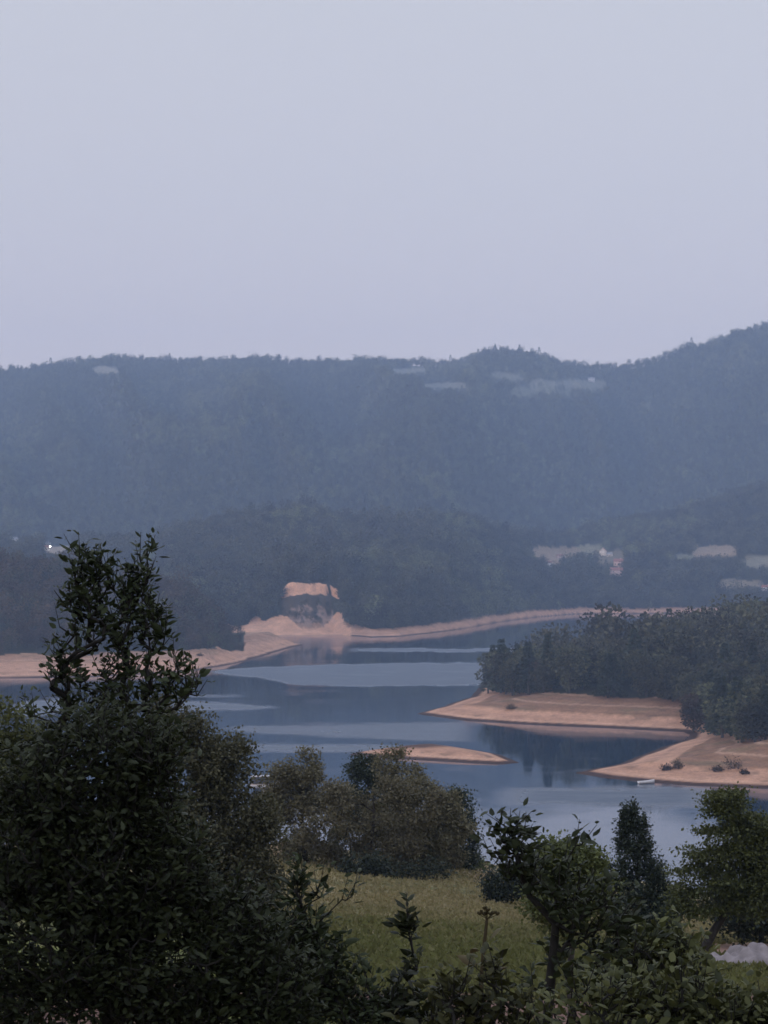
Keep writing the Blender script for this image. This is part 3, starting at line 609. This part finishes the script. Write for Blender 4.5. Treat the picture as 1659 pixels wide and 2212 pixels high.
mx_, my_ = shore_pt(588, 1704); mbt = thing('motorboat', 'white motorboat with upswept bow moored before the pontoon boat', 'boat', (mx_, my_, .1), .25)
obj('hull', hull(5.4, 2.1, .9, 2.6).data('hull', M['boat'], True), mbt); obj('windscreen', MB().face([(.4, -.7, .95), (.4, .7, .95), (-.1, .6, 1.6), (-.1, -.6, 1.6)]).face([(-.1, -.6, 1.6), (-.1, .6, 1.6), (.37, .7, .95), (.37, -.7, .95)]).data('windscreen', M['glass']), mbt)
obj('seat', MB().box(-1.6, -1.1, -.7, .7, .5, .95).data('seat', M['boatin']), mbt)
jx, jy = shore_pt(590, 1716); jt = thing('jetty', 'pale plank jetty below the moored motorboat', 'jetty', (jx, jy, 0), .9)
obj('planks', MB().box(-5, 4, -.9, .9, .45, .56).data('planks', M['deck']), jt)
for x in (-4, 0, 3.4):
    for y in (-.7, .7): obj('post', MB().tube([(x, y, -3), (x, y, .8)], .09, 6).data('post', M['bark']), jt)

def bank_bush(label, u, v, w, h, m=None, dmin=560):
    x, y, z = place(u, v, dmin, dmin * 1.6); o = thing('bush', label, 'bush', (x, y, z))
    k = 420; d = unit(R.normal(size=(k, 3))); d[:, 2] = np.abs(d[:, 2]); q = (.35 + .7 * R.random(k))[:, None] * (1 + .25 * np.sin(d[:, :1] * 7 + 3 * d[:, 1:2]))
    P = d * q * np.array([w / 2, w / 2.4, h]) + np.array([0, 0, .05])
    obj('foliage', leaf_mesh('foliage', P, d + R.normal(size=d.shape) * .5, R.uniform(.25, .6, k), m or M['leaf_brown']), o)
    st = MB()
    for a in range(6): st.tube([(0, 0, -.2), (math.cos(a) * w * .25, math.sin(a) * w * .2, h * .6)], [.06, .02], 5)
    obj('stem', st.data('stem', M['bark'], True), o)
bank_bush('large dark bush on the brown upper bank of the spit', 1583, 1664, 6.4, 3.6)
bank_bush('low bush leaning against the large dark bush on the spit', 1549, 1666, 4, 1.7)
bank_bush('brown bush inland of the white rowboat on the spit', 1462, 1660, 4, 2.6)
bank_bush('low scrubby bush just below the pale strip on the spit', 1438, 1664, 3.6, 1.5)
bank_bush('small bush near the frame edge on the spit', 1607, 1671, 2.6, 1.2)
bank_bush('lone dark bush halfway up the peninsula sand bank', 1104, 1532, 4.6, 1.9)

bank_bush('small dark bush on the left sandy shore nearer the dark spiky tree', 396, 1414, 5, 1.6, None, 1130)
bank_bush('small dark bush on the left sandy shore nearer the water tip', 432, 1417, 4.5, 1.5, None, 1130)
bank_bush('greyish bush on the far sandy shore right of the cliff', 868, 1342, 11, 5, None, 1600)
# ------------------------------------------------------------------ near and middle trees
LT = lobe_tree
LT('tree', 'bushy olive-green tree with rounded top left of the dark spiky tree', 'tree', [(15, 1570, 75, 60), (-40, 1680, 150, 130), (60, 1700, 110, 130), (20, 1840, 150, 130)], 44, 0, 220, 90, .09, (.2, .2, .13), M['leaf_green'], .16)
LT('tree', 'big rounded brown-olive tree whose right side shows past the dark tree', 'tree', [(375, 1570, 60, 60), (425, 1600, 55, 50), (470, 1645, 55, 50), (400, 1680, 100, 90), (480, 1710, 66, 60), (430, 1790, 120, 100), (515, 1775, 52, 60), (540, 1840, 48, 60), (480, 1870, 100, 90), (545, 1920, 48, 80), (470, 1960, 110, 90), (340, 1860, 120, 150)], 62, 420, 560, 120, .1, (.25, .25, .19), M['leaf_round'], .2, bumps=2)
clump = [('leftmost olive tree of the lakeside clump with a pointed top', [(655, 1660, 38, 38), (645, 1720, 62, 62), (640, 1790, 52, 75), (690, 1770, 60, 90), (680, 1850, 60, 60)], 118, 660, 'leaf_clump', 10),
         ('dark rounded tree second in the lakeside clump', [(795, 1674, 40, 30), (765, 1684, 26, 30), (830, 1700, 40, 40), (790, 1760, 60, 60), (770, 1840, 60, 60)], 128, 785, 'needle', 9),
         ('thin pale feathery tree rising from the middle of the lakeside clump', [(845, 1662, 30, 34, 0, .8), (870, 1690, 40, 40, 0, .9), (850, 1770, 50, 60)], 124, 860, 'leaf_clump', 4),
         ('broad grey-olive tree in the middle of the lakeside clump', [(735, 1735, 40, 40), (725, 1800, 70, 75), (840, 1790, 75, 80), (800, 1860, 80, 55), (900, 1740, 55, 50)], 114, 800, 'leaf_clump', 10),
         ('grey-olive tree right of the feathery one in the lakeside clump', [(915, 1715, 38, 34), (930, 1750, 50, 50), (950, 1800, 60, 65), (900, 1840, 70, 65), (940, 1870, 60, 45)], 117, 915, 'leaf_clump', 10),
         ('end tree of the lakeside clump with leaves drooping to the water side', [(985, 1760, 32, 45), (995, 1830, 34, 60), (970, 1870, 45, 45)], 121, 985, 'needle', 8)]
for lab, lb, Y, bu, m, per in clump:
    LT('tree', lab, 'tree', lb, Y, bu, 170, per * 11, .14, (.26, .26, .2), M[m], .16, 'clump of trees at the far edge of the meadow', tip=.012, bumps=4)
LT('bush', 'dark low bush on the meadow edge right of the lakeside clump', 'bush', [(1095, 1905, 40, 34), (1070, 1915, 30, 26), (1125, 1900, 28, 36)], 100, 1095, 60, 80, .13, .22, M['needle'], .06)
LT('bush', 'pale green bush on the straw-coloured ground beside the clump', 'bush', [(1025, 1880, 34, 30), (1000, 1900, 30, 22), (1045, 1893, 18, 20)], 124, 1020, 50, 60, .14, .22, M['leaf_green'], .05)
LT('bush', 'dark thicket below the clump trees at the meadow edge', 'bush', [(850, 1880, 60, 26), (930, 1893, 60, 24), (780, 1876, 50, 24), (990, 1908, 40, 18)], 111, 870, 110, 70, .14, .24, M['needle'], .05)
LT('tree', 'round soft green tree behind the slender dark sapling', 'tree', [(1225, 1870, 55, 55), (1185, 1860, 35, 45), (1265, 1900, 50, 60), (1215, 1950, 75, 70)], 40, 1230, 150, 80, .08, (.15, .15, .1), M['leaf_green'], .1)
LT('tree', 'cone-shaped dark tree with a ragged double tip', 'tree', [(1350, 1782, 8, 34, 0, 4), (1368, 1772, 7, 28, 0, 4), (1388, 1796, 9, 32, 0, 3), (1343, 1828, 8, 22, 0, 2), (1400, 1838, 9, 24, 0, 2), (1368, 1822, 20, 36, 0, 1.5), (1374, 1862, 50, 40), (1380, 1925, 74, 52), (1386, 1980, 88, 52), (1440, 1965, 28, 40, 0, 1.4), (1418, 1890, 24, 36, 0, 1.4), (1310, 1900, 20, 36, 0, 1.4)], 72, 1378, 330, 70, .085, (.11, .11, .17), M['needle'], .14, up=.5)
LT('tree', 'large leafy tree with warm green crown at the frame edge', 'tree', [(1552, 1730, 13, 16, 0, 2), (1580, 1727, 15, 22, 0, 2), (1566, 1768, 36, 24), (1630, 1778, 50, 24), (1675, 1785, 50, 34), (1518, 1802, 24, 12, 0, 1.5), (1580, 1812, 60, 26), (1502, 1842, 26, 12, 0, 1.4), (1560, 1856, 66, 26), (1650, 1840, 80, 34), (1484, 1882, 26, 13, 0, 1.4), (1550, 1902, 72, 28), (1640, 1900, 90, 36), (1478, 1925, 28, 15, 0, 1.2), (1540, 1948, 80, 26), (1650, 1950, 90, 34), (1492, 1966, 40, 16), (1700, 1860, 80, 90)], 63, 1512, 330, 130, .09, (.24, .24, .09), M['leaf_green'], .17, trunk_top=1840)
LT('tree', 'dark shaded tree behind the large leafy tree', 'tree', [(1620, 1960, 90, 60), (1680, 1950, 80, 80)], 74, 1640, 120, 80, .13, (.27, .27, .2), M['needle'], .12)

# foreground: big dark tree
big = [(309, 1225, 16, 42, 0, 1.6), (300, 1275, 28, 30, 0, 1.2), (206, 1240, 16, 45, 0, 1.5), (166, 1232, 12, 38, 0, 1.5), (235, 1250, 20, 40), (190, 1300, 45, 40), (290, 1320, 50, 45), (160, 1350, 36, 45, 0, .9), (240, 1360, 70, 55), (330, 1370, 34, 48, 0, .9),
       (225, 1430, 75, 45, 0, .5), (130, 1440, 22, 40, 0, .7), (350, 1455, 55, 35, 0, .6), (420, 1465, 22, 22, 0, 1.2), (240, 1490, 110, 45, 0, .8), (140, 1490, 40, 40, 0, .7), (95, 1545, 60, 18, 0, .35), (250, 1560, 130, 60), (390, 1500, 45, 40, 0, .8)]
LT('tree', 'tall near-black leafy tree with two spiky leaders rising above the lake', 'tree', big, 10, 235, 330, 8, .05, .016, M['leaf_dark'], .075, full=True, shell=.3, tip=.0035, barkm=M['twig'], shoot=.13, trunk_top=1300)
mass = [(230, 1640, 165, 90), (150, 1720, 170, 110), (295, 1740, 90, 120), (60, 1850, 170, 150), (250, 1880, 200, 150), (345, 1930, 120, 130), (120, 2030, 240, 160), (360, 2080, 230, 140), (520, 2020, 90, 110), (550, 2140, 140, 90), (200, 2200, 300, 90), (480, 2220, 220, 70)]
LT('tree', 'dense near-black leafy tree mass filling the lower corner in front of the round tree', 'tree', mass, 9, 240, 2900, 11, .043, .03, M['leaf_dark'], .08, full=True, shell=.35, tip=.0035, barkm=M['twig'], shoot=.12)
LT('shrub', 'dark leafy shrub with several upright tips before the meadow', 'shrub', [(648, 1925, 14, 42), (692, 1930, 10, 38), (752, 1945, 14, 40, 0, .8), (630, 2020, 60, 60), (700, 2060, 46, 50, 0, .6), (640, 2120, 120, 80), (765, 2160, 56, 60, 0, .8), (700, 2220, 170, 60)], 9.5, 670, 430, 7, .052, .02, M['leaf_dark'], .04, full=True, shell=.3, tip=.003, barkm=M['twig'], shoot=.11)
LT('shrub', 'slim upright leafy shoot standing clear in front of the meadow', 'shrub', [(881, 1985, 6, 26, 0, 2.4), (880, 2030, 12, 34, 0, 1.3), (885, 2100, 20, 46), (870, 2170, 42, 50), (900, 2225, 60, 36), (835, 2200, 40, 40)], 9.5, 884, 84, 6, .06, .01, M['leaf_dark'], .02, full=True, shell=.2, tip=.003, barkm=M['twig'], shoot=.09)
# slender sapling with forked trunk
Ys = 8.0; tr_ = [at(u, v, Ys) for u, v in ((1172, 2420), (1182, 2212), (1190, 2110), (1197, 2046), (1200, 1996), (1172, 1965), (1143, 1934), (1125, 1885), (1112, 1830), (1106, 1785))]
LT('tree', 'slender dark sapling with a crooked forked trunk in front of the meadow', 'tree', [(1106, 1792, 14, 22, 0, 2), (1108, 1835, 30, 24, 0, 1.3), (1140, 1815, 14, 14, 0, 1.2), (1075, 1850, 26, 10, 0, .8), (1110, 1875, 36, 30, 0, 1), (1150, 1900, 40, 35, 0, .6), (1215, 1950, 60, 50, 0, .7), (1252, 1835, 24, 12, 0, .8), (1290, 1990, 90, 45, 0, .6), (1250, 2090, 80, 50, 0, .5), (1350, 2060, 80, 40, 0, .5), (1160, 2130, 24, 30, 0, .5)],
   Ys, 1172, 130, 8, .05, .02, M['leaf_dark'], .022, full=True, shell=.2, tip=.003, barkm=M['twig'], shoot=.11, trunk_pts=[at(1172, 2212, Ys) * 0 + np.array([(1172 - UC) / FPX * Ys, Ys, ground_z((1172 - UC) / FPX * Ys, Ys) - .1])] + tr_[1:])
LT('shrub', 'broad-leaved green shrub filling the lower right corner', 'shrub', [(1330, 2160, 110, 50, 0, .8), (1440, 2150, 100, 50, 0, .8), (1560, 2215, 130, 45), (1660, 2220, 90, 50), (1400, 2220, 260, 50), (1600, 2260, 160, 60)], 7, 1420, 380, 7, .04, .03, M['leaf_bush'], .04, full=True, wide=1.35, shell=.3, tip=.003, barkm=M['twig'], shoot=.1)
LT('shrub', 'leafy green shrub with arching sprays right of the sapling', 'shrub', [(1420, 2060, 80, 40, 0, .7), (1480, 2090, 60, 40, 0, .7), (1360, 2110, 60, 45)], 9, 1420, 130, 7, .05, .025, M['leaf_bush'], .03, full=True, wide=1.3, shell=.3, tip=.003, barkm=M['twig'], shoot=.12)
LT('shrub', 'low sparse shrub with dark leaves at the foot of the tall weed', 'shrub', [(1000, 2130, 50, 26, 0, .7), (1080, 2110, 40, 40, 0, .7), (960, 2180, 60, 36, 0, .8), (1080, 2190, 80, 40), (1010, 2225, 130, 30)], 7.4, 1020, 110, 6, .046, .02, M['leaf_bush'], .02, full=True, wide=1.3, shell=.2, tip=.003, barkm=M['twig'], shoot=.09)

# tall dry weed
Yw = 11.; wx = (1046 - UC) / FPX * Yw; wz = ground_z(wx, Yw); wd = thing('weed', 'tall dry weed with a flat seed head and bare stem before the meadow', 'plant', (wx, Yw, wz)); off = np.array([wx, Yw, wz])
top = at(1052, 1985, Yw) - off
obj('stem', MB().tube([(0, 0, -.1), at(1036, 2160, Yw) - off, at(1044, 2060, Yw) - off, top], [.016, .012, .011, .008], 6).data('stem', M['leaf_dry'], True), wd)
ub = MB()
for a in range(9):
    q = top + np.array([.05 * math.cos(a * 2.4) * (a / 14) ** .5 * 1.5, .06 * math.sin(a * 2.4) * (a / 14) ** .5, .015 + .035 * random.random()]); ub.tube([top, q], [.0025, .002], 4)
    for b in range(5): ub.tube([q, q + np.array([random.uniform(-.015, .015), random.uniform(-.015, .015), .012])], [.005, .007], 4)
obj('seed_head', ub.data('seed_head', M['leaf_dry'], True), wd)
lp = np.array([at(1045 + s * 14, v, Yw) - off for s, v in ((1, 2030), (1, 2075), (-1, 2085), (1, 2110), (-1, 2050))])
for q in lp: obj('leaf', leaf_mesh('leaf', q[None], R.normal(size=(1, 3)), np.full(1, .11), M['leaf_dry'], True), wd)

# ------------------------------------------------------------------ tarpaulin heap
hx, hy = (1600 - UC) / FPX * 60, 60.; hz = ground_z(hx, hy)
nx_, ny_ = 70, 40; gx, gy = np.meshgrid(np.linspace(-1.5, 2.1, nx_), np.linspace(-.9, .9, ny_)); rx = np.clip(1 - ((gx - .3) / 1.79) ** 2 - (gy / .92) ** 2, 0, 1)
hh = .72 * rx ** .45 * (.62 + .34 * np.exp(-((gx - .25) / .5) ** 2) + .26 * np.exp(-((gx - 1.2) / .5) ** 2)) + .42 * (np.abs(2 * fbm(gx * 1.9 + 5, gy * 2.2, 3, 5) - 1) - .25) * rx ** .3 + .05 * np.sin(gx * 9 + gy * 5 + 3 * fbm(gx, gy, 9, 2)) * rx ** .5
gz = np.array([terrain(hx + gx.ravel(), hy + gy.ravel())[0]]).reshape(gx.shape) - hz - .06
idx = np.arange(gx.size).reshape(gx.shape); F = np.stack([idx[:-1, :-1], idx[:-1, 1:], idx[1:, 1:], idx[1:, :-1]], -1).reshape(-1, 4)
o = obj('tarpaulin', mesh_np('tarpaulin', np.c_[gx.ravel(), gy.ravel(), (hh + gz).ravel()], F, [simple('tarpaulin', (.29, .245, .235), .7, .3, 3)], True), label='pale grey tarpaulin draped over a low heap beside the dirt track', cat='tarpaulin'); o.location = (hx, hy, hz)

# ------------------------------------------------------------------ meadow grass
def grass():
    n = 26000; u = R.uniform(540, 1700, n); D = 46 * np.exp(R.random(n) * math.log(122 / 46.)); X = (u - UC) / FPX * D
    z, C, t, w, s, v = terrain(X, D); k = (C[:, 0] < C[:, 1] * 1.55); X, D, z = X[k], D[k], z[k]; n = len(X); b = 3
    P = np.repeat(np.c_[X, D, z], b, 0) + R.normal(size=(n * b, 3)) * np.array([.12, .12, 0]); ax = R.normal(size=P.shape) * .35 + np.array([0, 0, 1])
    dry = np.repeat(sstep(68, 90, D + 14 * (fbm(X / 5, D / 2, 87, 3) - .5)), b); sz = R.uniform(.12, .32, len(P)) * (1 - .3 * dry)
    V, Q, T, t = leaves_geo(P, ax, sz, False); V = V.reshape(-1, 4, 3)
    me = mesh_np('grass', V.reshape(-1, 3), Q, [leaf_mat('grass_blade', (.16, .16, .05), (.32, .26, .13), .8, .15, .2, 0)], False, {'tint': np.clip(np.repeat(dry, 4) * .8 + (t - .45) * .6, 0, 1)})
    o = obj('grass', me, kind='stuff'); o['label'] = 'short rough grass of the sloping meadow'
grass()

# ------------------------------------------------------------------ air, sky, sun, camera
hb = MB().box(-2600, 2600, -1600, 5060, -8, 612); hm, nt, b, N, L = mat('haze'); nt.nodes.remove(b)
pv_ = N('ShaderNodeVolumePrincipled'); pv_.inputs['Color'].default_value = (.52, .70, 1, 1); pv_.inputs['Density'].default_value = 1.6e-4; pv_.inputs['Anisotropy'].default_value = .0
L(pv_.outputs[0], nt.nodes['Material Output'].inputs['Volume'])
obj('haze', hb.data('haze', hm), kind='stuff')

SUN_EL, SUN_ROT = 8.0, 218.0
w = bpy.data.worlds.new('World'); S.world = w; w.use_nodes = True; nt = w.node_tree; N, L = nt.nodes.new, nt.links.new
sky = N('ShaderNodeTexSky'); sky.sky_type = 'NISHITA'; sky.sun_disc = False; sky.sun_elevation = radians(SUN_EL); sky.sun_rotation = radians(SUN_ROT)
tc = N('ShaderNodeTexCoord'); sx = N('ShaderNodeSeparateXYZ'); L(tc.outputs['Generated'], sx.inputs[0])
rp = N('ShaderNodeValToRGB'); L(sx.outputs['Z'], rp.inputs['Fac']); e = rp.color_ramp.elements     # pale twilight veil: sky radiance by height above the horizon
K = .95
for i, (p, c) in enumerate(((0.0, (.84, .705, .75)), (.09, (.77, .69, .75)), (.17, (.715, .685, .745)), (.27, (.70, .695, .755)), (.5, (.86, .91, 1.1)), (1., (.88, .96, 1.22)))):
    q = e[i] if i < 2 else e.new(p); q.position = p; q.color = (*[x * K for x in c], 1)
sc10 = N('ShaderNodeVectorMath'); sc10.operation = 'SCALE'; sc10.inputs['Scale'].default_value = 10; L(rp.outputs[0], sc10.inputs[0])
mx = N('ShaderNodeMix'); mx.data_type = 'RGBA'; mx.inputs['Factor'].default_value = .85; L(sky.outputs[0], mx.inputs['A']); L(sc10.outputs[0], mx.inputs['B'])
bg = nt.nodes['Background']; L(mx.outputs['Result'], bg.inputs['Color']); bg.inputs['Strength'].default_value = .1
sl = bpy.data.lights.new('sun', 'SUN'); sl.energy = 1.7; sl.angle = radians(12); sl.color = (1, .78, .66)
so = link(bpy.data.objects.new('sun', sl)); az = radians(SUN_ROT); el = radians(SUN_EL)
from mathutils import Vector
so.rotation_euler = Vector((math.sin(az) * math.cos(el), math.cos(az) * math.cos(el), math.sin(el))).to_track_quat('Z', 'Y').to_euler()
cd = bpy.data.cameras.new('camera'); cam = link(bpy.data.objects.new('camera', cd)); cam.location = (0, 0, CAMZ); cam.rotation_euler = (math.pi / 2 + PITCH, 0, 0)
cd.sensor_fit = 'VERTICAL'; cd.angle = 2 * math.atan(VC / FPX); cd.clip_start = .2; cd.clip_end = 30000; S.camera = cam
S.view_settings.view_transform = 'Standard'; S.view_settings.look = 'None'; S.view_settings.exposure = .15; S.view_settings.gamma = 1
S.render.engine = 'CYCLES'; c = S.cycles; c.use_denoising = True; c.max_bounces = 5; c.diffuse_bounces = 2; c.glossy_bounces = 3; c.transmission_bounces = 3; c.volume_bounces = 1; c.transparent_max_bounces = 6
S.cycles.filter_width = 1.6
